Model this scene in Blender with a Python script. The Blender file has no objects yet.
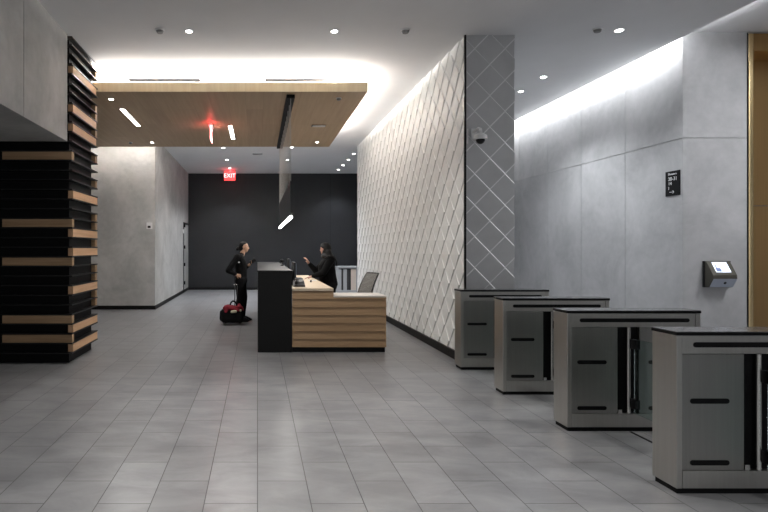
import bpy, bmesh, math, random
from mathutils import Vector, Matrix
random.seed(7)
COL = bpy.context.scene.collection
PI = math.pi

# ------------------------------------------------------------------ materials
def new_mat(name):
    m = bpy.data.materials.new(name); m.use_nodes = True
    nt = m.node_tree; b = nt.nodes['Principled BSDF']
    return m, nt, b
def plain(name, col, rough=0.5, metal=0.0, var=0.0, scale=3.0, bump=0.0, bscale=40.0, spec=0.5, stretch=(1, 1, 1)):
    """principled surface with procedural noise in colour and bump"""
    m, nt, b = new_mat(name)
    b.inputs['Base Color'].default_value = (*col, 1)
    b.inputs['Roughness'].default_value = rough
    b.inputs['Metallic'].default_value = metal
    b.inputs['Specular IOR Level'].default_value = spec
    N = nt.nodes; L = nt.links
    tc = N.new('ShaderNodeTexCoord'); mp = N.new('ShaderNodeMapping')
    mp.inputs['Scale'].default_value = stretch
    L.new(tc.outputs['Object'], mp.inputs['Vector'])
    if var > 0:
        n = N.new('ShaderNodeTexNoise'); n.inputs['Scale'].default_value = scale
        n.inputs['Detail'].default_value = 6; n.inputs['Roughness'].default_value = 0.6
        L.new(mp.outputs[0], n.inputs['Vector'])
        r = N.new('ShaderNodeValToRGB')
        r.color_ramp.elements[0].position = 0.3; r.color_ramp.elements[1].position = 0.72
        r.color_ramp.elements[0].color = (*[c * (1 - var) for c in col], 1)
        r.color_ramp.elements[1].color = (*[min(1, c * (1 + var)) for c in col], 1)
        L.new(n.outputs['Fac'], r.inputs[0]); L.new(r.outputs[0], b.inputs['Base Color'])
    if bump > 0:
        n2 = N.new('ShaderNodeTexNoise'); n2.inputs['Scale'].default_value = bscale
        n2.inputs['Detail'].default_value = 3
        L.new(mp.outputs[0], n2.inputs['Vector'])
        bp = N.new('ShaderNodeBump'); bp.inputs['Strength'].default_value = bump; bp.inputs['Distance'].default_value = 0.01
        L.new(n2.outputs['Fac'], bp.inputs['Height']); L.new(bp.outputs[0], b.inputs['Normal'])
    return m
def wood(name, c1, c2, axis=0, rough=0.5, freq=12.0, planks=None):
    m, nt, b = new_mat(name); N = nt.nodes; L = nt.links
    b.inputs['Roughness'].default_value = rough
    tc = N.new('ShaderNodeTexCoord'); mp = N.new('ShaderNodeMapping')
    s = [freq] * 3; s[axis] = freq * 0.05
    mp.inputs['Scale'].default_value = s
    L.new(tc.outputs['Object'], mp.inputs['Vector'])
    n = N.new('ShaderNodeTexNoise'); n.inputs['Scale'].default_value = 2.2; n.inputs['Detail'].default_value = 8
    n.inputs['Distortion'].default_value = 0.4
    L.new(mp.outputs[0], n.inputs['Vector'])
    r = N.new('ShaderNodeValToRGB'); r.color_ramp.elements[0].position = 0.32; r.color_ramp.elements[1].position = 0.7
    r.color_ramp.elements[0].color = (*c2, 1); r.color_ramp.elements[1].color = (*c1, 1)
    L.new(n.outputs['Fac'], r.inputs[0]); out = r.outputs[0]
    if planks:                                   # veneer leaves: brick pattern multiplies the tone
        pm = N.new('ShaderNodeMapping'); L.new(tc.outputs['Object'], pm.inputs['Vector'])
        if axis == 1: pm.inputs['Rotation'].default_value = (0, 0, PI / 2)
        bt = N.new('ShaderNodeTexBrick'); bt.inputs['Scale'].default_value = 1.0
        bt.inputs['Brick Width'].default_value = planks[0]; bt.inputs['Row Height'].default_value = planks[1]
        bt.inputs['Mortar Size'].default_value = 0.002; bt.inputs['Bias'].default_value = 0
        bt.inputs['Color1'].default_value = (1, 1, 1, 1); bt.inputs['Color2'].default_value = (0.86, 0.85, 0.84, 1)
        bt.inputs['Mortar'].default_value = (0.7, 0.68, 0.65, 1)
        L.new(pm.outputs[0], bt.inputs['Vector'])
        mx = N.new('ShaderNodeMix'); mx.data_type = 'RGBA'; mx.blend_type = 'MULTIPLY'; mx.inputs[0].default_value = 1
        L.new(out, mx.inputs[6]); L.new(bt.outputs['Color'], mx.inputs[7]); out = mx.outputs[2]
    L.new(out, b.inputs['Base Color'])
    return m
def glow(name, col, strength):
    m, nt, b = new_mat(name)
    b.inputs['Base Color'].default_value = (*col, 1)
    b.inputs['Emission Color'].default_value = (*col, 1); b.inputs['Emission Strength'].default_value = strength
    return m
def glass(name, col=(0.75, 0.9, 0.88)):
    m, nt, b = new_mat(name)
    b.inputs['Base Color'].default_value = (*col, 1); b.inputs['Roughness'].default_value = 0.02
    b.inputs['Transmission Weight'].default_value = 1.0; b.inputs['IOR'].default_value = 1.45
    return m
def concrete(name, col, var=0.16, rough=0.62):
    m, nt, b = new_mat(name); N = nt.nodes; L = nt.links
    b.inputs['Roughness'].default_value = rough; b.inputs['Specular IOR Level'].default_value = 0.35
    tc = N.new('ShaderNodeTexCoord')
    n1 = N.new('ShaderNodeTexNoise'); n1.inputs['Scale'].default_value = 1.1; n1.inputs['Detail'].default_value = 9
    n1.inputs['Roughness'].default_value = 0.62; n1.inputs['Distortion'].default_value = 0.6
    n2 = N.new('ShaderNodeTexNoise'); n2.inputs['Scale'].default_value = 9; n2.inputs['Detail'].default_value = 6
    for n in (n1, n2): L.new(tc.outputs['Object'], n.inputs['Vector'])
    ad = N.new('ShaderNodeMath'); ad.operation = 'MULTIPLY_ADD'; ad.inputs[1].default_value = 0.25
    L.new(n2.outputs['Fac'], ad.inputs[0]); L.new(n1.outputs['Fac'], ad.inputs[2])
    r = N.new('ShaderNodeValToRGB'); r.color_ramp.elements[0].position = 0.45; r.color_ramp.elements[1].position = 0.82
    r.color_ramp.elements[0].color = (*[c * (1 - var) for c in col], 1); r.color_ramp.elements[1].color = (*[c * (1 + var) for c in col], 1)
    L.new(ad.outputs[0], r.inputs[0]); L.new(r.outputs[0], b.inputs['Base Color'])
    bp = N.new('ShaderNodeBump'); bp.inputs['Strength'].default_value = 0.12; bp.inputs['Distance'].default_value = 0.01
    L.new(n2.outputs['Fac'], bp.inputs['Height']); L.new(bp.outputs[0], b.inputs['Normal'])
    return m
def floor_mat():
    m, nt, b = new_mat('grey_porcelain_tile'); N = nt.nodes; L = nt.links
    tc = N.new('ShaderNodeTexCoord'); mp = N.new('ShaderNodeMapping')
    mp.inputs['Rotation'].default_value = (0, 0, PI / 2)     # long side of the tiles runs into the room
    # rows (across the room) every TW, bricks (into the room) every TL
    mp.inputs['Location'].default_value = (TX, TY, 0)
    L.new(tc.outputs['Object'], mp.inputs['Vector'])
    bt = N.new('ShaderNodeTexBrick'); bt.inputs['Scale'].default_value = 1.0
    bt.offset = 0.5; bt.offset_frequency = 2
    bt.inputs['Brick Width'].default_value = TL; bt.inputs['Row Height'].default_value = TW
    bt.inputs['Mortar Size'].default_value = 0.003; bt.inputs['Mortar Smooth'].default_value = 0.15; bt.inputs['Bias'].default_value = 0
    bt.inputs['Color1'].default_value = (0.92, 0.92, 0.92, 1); bt.inputs['Color2'].default_value = (1.08, 1.08, 1.08, 1)
    bt.inputs['Mortar'].default_value = (1, 1, 1, 1)
    L.new(mp.outputs[0], bt.inputs['Vector'])
    st = N.new('ShaderNodeMapping'); st.inputs['Rotation'].default_value = (0, 0, 0.7); st.inputs['Scale'].default_value = (1.5, 3.2, 1)
    L.new(tc.outputs['Object'], st.inputs['Vector'])
    n = N.new('ShaderNodeTexNoise'); n.inputs['Scale'].default_value = 1.3; n.inputs['Detail'].default_value = 8
    n.inputs['Roughness'].default_value = 0.62; n.inputs['Distortion'].default_value = 0.5
    L.new(st.outputs[0], n.inputs['Vector'])
    r = N.new('ShaderNodeValToRGB'); r.color_ramp.elements[0].position = 0.34; r.color_ramp.elements[1].position = 0.68
    k = FLOORK
    r.color_ramp.elements[0].color = (0.74 * k, 0.75 * k, 0.78 * k, 1); r.color_ramp.elements[1].color = (1.16 * k, 1.17 * k, 1.20 * k, 1)
    L.new(n.outputs['Fac'], r.inputs[0])
    mx = N.new('ShaderNodeMix'); mx.data_type = 'RGBA'; mx.blend_type = 'MULTIPLY'; mx.inputs[0].default_value = 1
    L.new(r.outputs[0], mx.inputs[6]); L.new(bt.outputs['Color'], mx.inputs[7])
    m2 = N.new('ShaderNodeMix'); m2.data_type = 'RGBA'; m2.inputs[7].default_value = (0.035, 0.035, 0.035, 1)
    L.new(bt.outputs['Fac'], m2.inputs[0]); L.new(mx.outputs[2], m2.inputs[6])
    L.new(m2.outputs[2], b.inputs['Base Color'])
    rr = N.new('ShaderNodeMapRange'); rr.inputs['To Min'].default_value = 0.24; rr.inputs['To Max'].default_value = 0.40
    L.new(n.outputs['Fac'], rr.inputs['Value']); L.new(rr.outputs[0], b.inputs['Roughness'])
    inv = N.new('ShaderNodeMath'); inv.operation = 'SUBTRACT'; inv.inputs[0].default_value = 1
    L.new(bt.outputs['Fac'], inv.inputs[1])
    bp = N.new('ShaderNodeBump'); bp.inputs['Strength'].default_value = 0.35; bp.inputs['Distance'].default_value = 0.003
    L.new(inv.outputs[0], bp.inputs['Height']); L.new(bp.outputs[0], b.inputs['Normal'])
    return m
TW, TL = 0.325, 0.65
TX, TY = 0.099, 0.0
FLOORK = 0.235

M = dict(
    ceiling=plain('matt_white_paint', (0.74, 0.74, 0.75), 0.9, var=0.02, scale=2, spec=0.2),
    whitetile=plain('white_relief_tile', (0.88, 0.885, 0.87), 0.45, var=0.03, scale=4),
    greytile=plain('grey_relief_tile', (0.53, 0.535, 0.54), 0.42, var=0.05, scale=4),
    joint=plain('lit_tile_edge', (0.88, 0.88, 0.88), 0.4, var=0.03), lit_edge_soft=plain('lit_tile_edge_soft', (0.80, 0.80, 0.80), 0.4, var=0.03),  # step edges paler than the tile: light catching them put into colour
    concrete=concrete('smooth_concrete', (0.45, 0.45, 0.44), 0.2),
    concrete2=concrete('cool_concrete_panel', (0.42, 0.422, 0.428), 0.16),
    darkwall=plain('charcoal_panel', (0.017, 0.018, 0.021), 0.5, var=0.1, scale=1.5, spec=0.3),
    black=plain('matt_black_metal', (0.003, 0.003, 0.0035), 0.6, var=0.2, scale=8, spec=0.2),
    blackgloss=plain('satin_black', (0.008, 0.008, 0.009), 0.3, var=0.1, scale=10, spec=0.35),
    fin=plain('black_sheet_metal', (0.004, 0.004, 0.004), 0.45, var=0.1, scale=8),
    counter=plain('charcoal_counter', (0.007, 0.007, 0.007), 0.5, var=0.1, scale=3, spec=0.25),
    ctop=plain('charcoal_stone_top', (0.014, 0.014, 0.015), 0.6, var=0.1, scale=6, spec=0.25),
    base=plain('black_baseboard', (0.006, 0.006, 0.006), 0.5, var=0.1, scale=6, spec=0.2),
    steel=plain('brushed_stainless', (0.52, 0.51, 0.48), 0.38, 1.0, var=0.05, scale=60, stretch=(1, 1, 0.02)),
    steelpanel=plain('stainless_dim_reflection', (0.37, 0.365, 0.345), 0.36, 1.0, var=0.05, scale=60, stretch=(1, 1, 0.02)),  # same stainless made darker: dim reflection put into the colour
    chrome=plain('polished_steel', (0.70, 0.69, 0.66), 0.25, 1.0, var=0.03, scale=20),
    toplid=plain('grey_glass_top', (0.10, 0.10, 0.105), 0.16, var=0.05, scale=6),
    glass=glass('clear_green_glass'),
    bronze=plain('brushed_bronze', (0.50, 0.325, 0.145), 0.34, 1.0, var=0.06, scale=50, stretch=(1, 1, 0.02)),
    bronzelit=plain('bronze_lit_edge', (0.80, 0.62, 0.34), 0.26, 1.0, var=0.04, scale=50, stretch=(1, 1, 0.02)),  # brighter copy of the bronze: lit look of the jambs painted in
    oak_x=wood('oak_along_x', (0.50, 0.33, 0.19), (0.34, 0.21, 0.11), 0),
    oak_y_lit=wood('oak_along_y_lit', (0.78, 0.49, 0.29), (0.64, 0.38, 0.21), 1),  # same oak made paler: light on the aisle side put into the colour
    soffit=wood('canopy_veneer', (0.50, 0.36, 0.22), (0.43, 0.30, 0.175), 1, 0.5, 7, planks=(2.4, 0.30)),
    fascia=wood('lit_canopy_fascia', (0.95, 0.78, 0.52), (0.86, 0.67, 0.42), 2, 0.5, 7),  # paler than the soffit: light from the front painted into the wood
    deskwood=wood('desk_boards', (0.50, 0.325, 0.18), (0.38, 0.235, 0.12), 0, 0.5, 11),
    desktop=wood('pale_work_top', (0.80, 0.68, 0.52), (0.72, 0.58, 0.42), 0, 0.4, 5),
    ledge=plain('pale_ledge', (0.86, 0.80, 0.74), 0.4, var=0.03, scale=5),
    white=plain('white_plastic', (0.75, 0.75, 0.75), 0.4, var=0.02),
    greyp=plain('grey_plastic', (0.22, 0.22, 0.22), 0.5, var=0.05),
    lens=glow('lit_lens', (1.0, 0.97, 0.93), 14.0),
    bar=glow('lit_tube', (1.0, 0.98, 0.95), 9.0),
    strip=glow('cove_led', (1.0, 0.95, 0.88), 5.0),
    red=glow('exit_red', (0.95, 0.05, 0.05), 1.6),
    redlit=glow('exit_letters', (1.0, 0.42, 0.42), 2.5),
    cloth=plain('black_cloth', (0.006, 0.006, 0.0065), 0.8, var=0.3, scale=25, bump=0.3, bscale=120, spec=0.12),
    cloth2=plain('charcoal_trousers', (0.008, 0.008, 0.009), 0.8, var=0.3, scale=25, bump=0.3, bscale=120, spec=0.12),
    scarf=plain('dark_grey_scarf', (0.035, 0.032, 0.032), 0.85, var=0.25, scale=20, spec=0.15),
    hair=plain('black_hair', (0.006, 0.005, 0.005), 0.55, var=0.3, scale=40, spec=0.3),
    skin=plain('light_brown_skin', (0.55, 0.33, 0.22), 0.5, var=0.06, scale=12),
    skin2=plain('warm_skin', (0.45, 0.25, 0.19), 0.5, var=0.06, scale=12),
    lips=plain('lip', (0.35, 0.13, 0.10), 0.5), eye=plain('eye_dark', (0.01, 0.01, 0.01), 0.2),
    redcloth=plain('crimson_cloth', (0.24, 0.006, 0.02), 0.75, var=0.4, scale=14, bump=0.5, bscale=25),
    cream=plain('cream_paper', (0.62, 0.55, 0.40), 0.6, var=0.05),
    mesh=plain('taupe_mesh', (0.15, 0.14, 0.125), 0.7, var=0.1, scale=50),
    binderpale=plain('pale_binder', (0.55, 0.48, 0.42), 0.6, var=0.05), binderdark=plain('dark_binder', (0.02, 0.02, 0.02), 0.5, var=0.1),
    cab=plain('grey_laminate', (0.34, 0.35, 0.36), 0.5, var=0.05),
    floor=floor_mat(),
)

# ------------------------------------------------------------------ mesh helpers
def box(bm, x0, x1, y0, y1, z0, z1):
    v = [bm.verts.new(p) for p in ((x0, y0, z0), (x1, y0, z0), (x1, y1, z0), (x0, y1, z0), (x0, y0, z1), (x1, y0, z1), (x1, y1, z1), (x0, y1, z1))]
    for f in ((0, 3, 2, 1), (4, 5, 6, 7), (0, 1, 5, 4), (1, 2, 6, 5), (2, 3, 7, 6), (3, 0, 4, 7)):
        bm.faces.new([v[i] for i in f])
def BX(*a):
    bm = bmesh.new(); box(bm, *a); return bm
def tube(bm, p0, p1, r0, r1=None, n=12, caps=True):
    r1 = r0 if r1 is None else r1
    p0, p1 = Vector(p0), Vector(p1); d = (p1 - p0).normalized()
    u = d.orthogonal().normalized(); w = d.cross(u)
    ra, rb = [], []
    for i in range(n):
        a = 2 * PI * i / n; o = u * math.cos(a) + w * math.sin(a)
        ra.append(bm.verts.new(p0 + o * r0)); rb.append(bm.verts.new(p1 + o * r1))
    for i in range(n):
        j = (i + 1) % n; bm.faces.new((ra[i], ra[j], rb[j], rb[i]))
    if caps: bm.faces.new(ra[::-1]); bm.faces.new(rb)
def path_tube(bm, pts, r, n=10):
    for a, b in zip(pts, pts[1:]): tube(bm, a, b, r, n=n)
    for p in pts[1:-1]: ball(bm, p, (r,) * 3, 8)
def ball(bm, c, r, seg=16):
    m = Matrix.Translation(c) @ Matrix.Diagonal((r[0], r[1], r[2], 1))
    bmesh.ops.create_uvsphere(bm, u_segments=seg, v_segments=max(6, seg // 2), radius=1, matrix=m)
def prism(bm, prof, x0, x1):
    """profile of (y, z) points extruded along x"""
    a = [bm.verts.new((x0, y, z)) for y, z in prof]; b = [bm.verts.new((x1, y, z)) for y, z in prof]
    n = len(prof)
    for i in range(n):
        j = (i + 1) % n; bm.faces.new((a[i], a[j], b[j], b[i]))
    bm.faces.new(a[::-1]); bm.faces.new(b)
def root_origin(p):
    o = Vector((0, 0, 0))
    while p is not None:
        o += p.location; p = p.parent
    return o
def obj(name, bm, m, parent=None, bevel=0.0, smooth=False, origin=None):
    bmesh.ops.recalc_face_normals(bm, faces=bm.faces)
    me = bpy.data.meshes.new(name)
    o0 = root_origin(parent) if parent is not None else Vector(origin or (0, 0, 0))
    bmesh.ops.translate(bm, verts=bm.verts, vec=-o0)
    bm.to_mesh(me); bm.free(); me.materials.append(m)
    o = bpy.data.objects.new(name, me); COL.objects.link(o)
    if parent is not None: o.parent = parent
    elif origin: o.location = origin
    if smooth:
        for p in me.polygons: p.use_smooth = True
    if bevel:
        md = o.modifiers.new('bevel', 'BEVEL'); md.width = bevel; md.segments = 2; md.limit_method = 'ANGLE'
    return o
def struct(name, bm, m, bevel=0.0, label=None):
    o = obj(name, bm, m, None, bevel); o['kind'] = 'structure'
    if label: o['label'] = label
    return o
def tag(o, label, cat, group=None):
    o['label'] = label; o['category'] = cat
    if group: o['group'] = group
    return o
def thing(name, loc, label, cat, group=None):
    o = bpy.data.objects.new(name, None); COL.objects.link(o); o.location = loc; o.empty_display_size = 0.1
    return tag(o, label, cat, group)
def copy_tree(o, parent=None):
    c = o.copy(); COL.objects.link(c); c.parent = parent
    for ch in list(o.children): copy_tree(ch, c)
    return c
def text_bm(s, size, depth, mat4):
    cu = bpy.data.curves.new('t', 'FONT'); cu.body = s; cu.size = size; cu.extrude = depth
    cu.align_x = 'CENTER'; cu.align_y = 'CENTER'
    t = bpy.data.objects.new('t', cu); COL.objects.link(t)
    dg = bpy.context.evaluated_depsgraph_get(); me = bpy.data.meshes.new_from_object(t.evaluated_get(dg))
    bm = bmesh.new(); bm.from_mesh(me); bmesh.ops.transform(bm, matrix=mat4, verts=bm.verts)
    bpy.data.objects.remove(t); return bm
def light(kind, loc, power, col=(1, 0.96, 0.9), size=0.1, size_y=None, rot=(0, 0, 0), spot=None, name='lamp', spread=None, blend=0.6):
    l = bpy.data.lights.new(name, kind); l.energy = power; l.color = col
    if kind == 'AREA':
        l.size = size
        if size_y: l.shape = 'RECTANGLE'; l.size_y = size_y
        if spread: l.spread = spread
    else: l.shadow_soft_size = size
    if kind == 'SPOT': l.spot_size = spot or 1.4; l.spot_blend = blend
    o = bpy.data.objects.new(name, l); COL.objects.link(o); o.location = loc; o.rotation_euler = rot
    return o

# ------------------------------------------------------------------ camera: 26 mm lens with a sideways shift
H = 1.55
F = 550.0; CX, CY = 257.5, 249.0
cam = bpy.data.cameras.new('camera'); co = bpy.data.objects.new('camera', cam); COL.objects.link(co)
co.location = (0, 0, H); co.rotation_euler = (PI / 2, 0, 0)
cam.sensor_width = 36; cam.sensor_fit = 'HORIZONTAL'; cam.lens = F / 768 * 36
cam.shift_x = (384 - CX) / 768; cam.shift_y = -(256 - CY) / 768; cam.clip_start = 0.05; cam.clip_end = 100
bpy.context.scene.camera = co
def X(px, d): return (px - CX) / F * d          # measured photo column -> metres across at a given distance
def Zh(py, d): return H + (CY - py) / F * d     # measured photo row -> height at a given distance

CE = 4.42          # ceiling height
YB = 20.9          # far charcoal wall
WX = 2.775         # white relief wall
PY0, PY1 = 7.37, 15.4
PX1 = 3.45         # pier's right side
AX, BY = 5.90, 7.63   # lobby wall plane, lobby front wall
# ------------------------------------------------------------------ shell
struct('floor', BX(-9, 10.5, -5, 22, -0.12, 0), M['floor'])
bm = bmesh.new()
box(bm, -9, 5.76, -5, 22, CE, CE + 0.15)
struct('ceiling', bm, M['ceiling'])
struct('trim_1', BX(5.76, 10.5, -5, 16, 4.56, 4.70), M['ceiling'], label='raised ceiling over the elevator lobby cove')
struct('wall_back', BX(-2.63, 9, YB, YB + 0.15, 0, CE), M['darkwall'], label='charcoal panelled far wall')
bm = bmesh.new(); box(bm, 2.765, 2.775, YB - 0.004, YB, 0.1, CE)
struct('trim_2', bm, M['black'])
struct('wall_left', BX(-9, -2.63, 14.1, YB + 0.15, 0, CE), M['concrete'], label='light grey concrete block left of the far wall')
struct('baseboard_left', BX(-9, -2.615, 14.085, YB, 0, 0.10), M['base'])
struct('baseboard_back', BX(-2.615, 9, YB - 0.015, YB, 0, 0.10), M['base'])
# concrete bulkhead top left, over the side opening
bm = bmesh.new()
box(bm, -9, -2.555, -5, 7.36, 2.99, CE)
box(bm, -2.556, -2.545, -5, 5.985, 2.99, CE); box(bm, -2.556, -2.545, 5.995, 7.36, 2.99, CE)
struct('wall_bulkhead', bm, M['concrete'], label='concrete bulkhead above the left opening')
struct('wall_side', BX(-9.1, -9, -5, 14.1, 0, CE), M['concrete'])
# lobby: panelled concrete
bm = bmesh.new()
box(bm, AX + 0.012, AX + 0.2, BY + 0.012, 16, 0, 4.56)
ys = [BY, 8.83, 10.03, 11.2, 12.4, 13.6, 14.8, 16]
for a, b in zip(ys, ys[1:]):
    for z0, z1 in ((0, 3.09), (3.09, 4.56)):
        box(bm, AX, AX + 0.013, a + (0.004 if a != BY else 0.0135), b - 0.006, z0 + 0.006 * (z0 > 0), z1 - 0.006 * (z1 < 4))
struct('wall_lobby_side', bm, M['concrete2'], label='grey concrete panelled wall of the elevator lobby')
EX = 6.79
bm = bmesh.new()
box(bm, AX + 0.21, EX, BY + 0.012, BY + 0.4, 0, 4.56)
box(bm, AX, EX, BY, BY + 0.013, 0, 3.086); box(bm, AX, EX, BY, BY + 0.013, 3.094, 4.56)
box(bm, 8.9, 10.5, BY, BY + 0.4, 0, 4.56)
struct('wall_lobby_front', bm, M['concrete2'], label='grey concrete wall holding the wall terminal')
struct('wall_lobby_end', BX(PX1, AX + 0.2, 16, 16.15, 0, 4.56), M['concrete2'])
struct('wall_right', BX(10.5, 10.65, -5, 9, 0, 4.70), M['concrete2'])

# ------------------------------------------------------------------ folded relief tile
def relief(name, m, s0, s1, z0, z1, put, A, B, FD, a=0.2, b=0.21, so=0, zo=0, label=None, G=0.965, edge_mats=None):
    """cells are tilted diamonds, folded across the middle, with stepped edges. put(s, z, h) -> xyz"""
    bm = bmesh.new()
    def hts():
        return dict(L=0.0, T=A - FD, R=A + B, B=B - FD)
    h = hts()
    def V(s, z, hh): return bm.verts.new(put(s, z, hh))
    i0, i1 = int(s0 / a) - 2, int(s1 / a) + 2; j0, j1 = int(z0 / b) - 2, int(z1 / b) + 2
    cell = {}
    for i in range(i0, i1 + 1):
        for j in range(j0, j1 + 1):
            if (i + j) % 2: continue
            cs, cz = i * a + so, j * b + zo; g = G
            c = dict(L=V(cs - a * g, cz, h['L']), R=V(cs + a * g, cz, h['R']), T=V(cs, cz + b * g, h['T']), B=V(cs, cz - b * g, h['B']))
            cell[i, j] = c
            bm.faces.new((c['L'], c['R'], c['T'])); bm.faces.new((c['L'], c['B'], c['R']))
    for (i, j), c in cell.items():
        n = cell.get((i + 1, j + 1))
        if n: bm.faces.new((c['T'], c['R'], n['B'], n['L'])).material_index = 1
        n = cell.get((i + 1, j - 1))
        if n: bm.faces.new((c['R'], c['B'], n['L'], n['T'])).material_index = 2
        q = (cell.get((i + 2, j)), cell.get((i + 1, j + 1)), cell.get((i + 1, j - 1)))
        if all(q): bm.faces.new((c['R'], q[2]['T'], q[0]['L'], q[1]['B']))
    bmesh.ops.recalc_face_normals(bm, faces=bm.faces)
    for (s, z, ns, nz) in ((s0, 0, -1, 0), (s1, 0, 1, 0), (0, z0, 0, -1), (0, z1, 0, 1)):
        o = Vector(put(s, z, 0)); n = Vector(put(s + ns, z + nz, 0)) - o
        bmesh.ops.bisect_plane(bm, geom=bm.verts[:] + bm.edges[:] + bm.faces[:], plane_co=o, plane_no=n, clear_outer=True)
    me = bpy.data.meshes.new(name); bm.normal_update()
    bm.to_mesh(me); bm.free()
    for q in (m,) + (edge_mats or (m, m)): me.materials.append(q)
    o = bpy.data.objects.new(name, me); COL.objects.link(o); o['kind'] = 'structure'
    if label: o['label'] = label
    return o
# core of the long white wall and its pier
struct('wall_core', BX(WX + 0.03, PX1 - 0.0, PY0 + 0.03, PY1, 0, CE), M['greytile'])
relief('wall_white', M['whitetile'], -PY1, -PY0 - 0.025, 0.10, CE, lambda s, z, h: (WX + 0.028 - h, -s, z), 0.010, 0.013, 0.005, label='long white wall of folded diamond relief tiles')
relief('wall_pier', M['greytile'], WX + 0.02, PX1, 0.0, CE, lambda s, z, h: (s, PY0 + 0.026 - h, z), 0.018, 0.004, 0.002, a=0.204, so=-0.143, zo=0.04, G=0.95, edge_mats=(M['joint'], M['lit_edge_soft']), label='grey pier face with diamond relief tiles')
struct('trim_3', BX(WX + 0.0, WX + 0.022, PY0 - 0.004, PY0 + 0.03, 0, CE), M['black'])
struct('baseboard_white', BX(WX - 0.012, WX + 0.03, PY0 + 0.03, PY1, 0, 0.12), M['base'])

# ------------------------------------------------------------------ elevator surround
t = thing('elevator_entrance', (6.79, BY, 0), 'bronze elevator entrance with tall frame, transom and door at the right edge', 'elevator')
bm = bmesh.new(); box(bm, 6.79, 6.80, BY - 0.01, BY + 0.4, 0, 4.55); obj('shadow_gap', bm, M['black'], t)
bm = bmesh.new(); box(bm, 6.80, 6.875, BY - 0.02, BY + 0.4, 0, 4.54); box(bm, 8.82, 8.895, BY - 0.02, BY + 0.4, 0, 4.54)
obj('jamb', bm, M['bronzelit'], t, 0.018)
obj('header', BX(6.875, 8.82, BY, BY + 0.4, 4.30, 4.54), M['bronze'], t, 0.004)
obj('transom_panel', BX(6.875, 8.82, BY + 0.40, BY + 0.44, 2.185, 4.54), M['bronze'], t, 0.003)
for a, b in ((6.875, 7.845), (7.85, 8.82)):
    obj('door_panel', BX(a, b, BY + 0.41, BY + 0.45, 0.01, 2.175), M['bronze'], t, 0.003)

# ------------------------------------------------------------------ slatted pillar
FX, FY0, FY1 = -2.50, 7.41, 8.59
PLX = -3.46
t = thing('slatted_pillar', ((PLX + FX) / 2, 8.0, 0), 'black slatted pillar with oak blocks set between its horizontal fins', 'pillar')
obj('core', BX(PLX - 1.8, -2.57, 7.50, 8.50, 0, CE), M['black'], t)
for k in range(34):
    z = 0.145 + 0.13 * k
    if z + 0.01 > CE: z = CE - 0.012
    obj('fin', BX(PLX, FX + 0.004, FY0 - 0.004, FY1 + 0.004, z - 0.008, z + 0.008), M['fin'], t)
for k in (1, 3, 9, 13, 20):          # front blocks
    z = 0.145 + 0.13 * k
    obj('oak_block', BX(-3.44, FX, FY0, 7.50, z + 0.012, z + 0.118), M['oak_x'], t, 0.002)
for k in (0, 2, 6, 10, 12, 16, 23, 25, 29):   # blocks on the aisle side
    z = 0.145 + 0.13 * k
    obj('oak_block', BX(-2.57, FX, FY0 + 0.05, FY1 - (0.06 if k % 2 else 0.0), z + 0.012, z + 0.118), M['oak_y_lit'], t, 0.002)
for k in (4, 5, 7, 8, 11, 13, 14, 18, 21, 24, 26, 27, 31):      # blocks on the rear
    z = 0.145 + 0.13 * k
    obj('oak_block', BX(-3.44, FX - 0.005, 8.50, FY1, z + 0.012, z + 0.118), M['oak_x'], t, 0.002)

# ------------------------------------------------------------------ wooden canopy
KY0, KY1, KX0, KX1, KZ0, KZ1 = 8.70, 13.40, -4.6, 1.745, 4.04, 4.185
t = thing('wooden_canopy', (-1.4, 11.0, KZ0), 'large flat oak veneer canopy floating below the ceiling over the desk', 'canopy')
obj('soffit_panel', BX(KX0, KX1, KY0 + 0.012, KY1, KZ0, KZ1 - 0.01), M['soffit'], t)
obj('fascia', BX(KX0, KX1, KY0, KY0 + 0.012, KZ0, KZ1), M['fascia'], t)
for x in (-3.6, -1.0, 1.1):
    for y in (9.8, 12.4):
        bm = bmesh.new(); tube(bm, (x, y, KZ1 - 0.01), (x, y, CE), 0.008); obj('hanger_rod', bm, M['greyp'], t)
bm = bmesh.new()
box(bm, KX0 + 0.3, KX1 - 0.30, KY0 + 0.36, KY0 + 0.40, KZ1 - 0.01, KZ1 + 0.01); box(bm, KX1 - 0.34, KX1 - 0.30, KY0 + 0.40, KY1 - 0.35, KZ1 - 0.01, KZ1 + 0.01)
box(bm, KX0 + 0.3, KX1 - 0.30, KY1 - 0.39, KY1 - 0.35, KZ1 - 0.01, KZ1 + 0.01)
obj('led_strip', bm, M['strip'], t)
W_ = KX1 - KX0 - 0.6
COVE = 1.9
WARM = (1.0, 0.97, 0.935)
light('AREA', ((KX0 + KX1) / 2, KY0 + 0.42, KZ1 + 0.03), 150 * COVE, WARM, W_, 0.06, (PI, 0, 0), name='cove_lamp')
light('AREA', ((KX0 + KX1) / 2, KY1 - 0.40, KZ1 + 0.03), 300 * COVE, WARM, W_, 0.06, (PI, 0, 0), name='cove_lamp')
light('AREA', (KX1 - 0.36, (KY0 + KY1) / 2, KZ1 + 0.03), 140 * COVE, WARM, 0.06, 3.9, (PI, 0, 0), name='cove_lamp')

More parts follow.
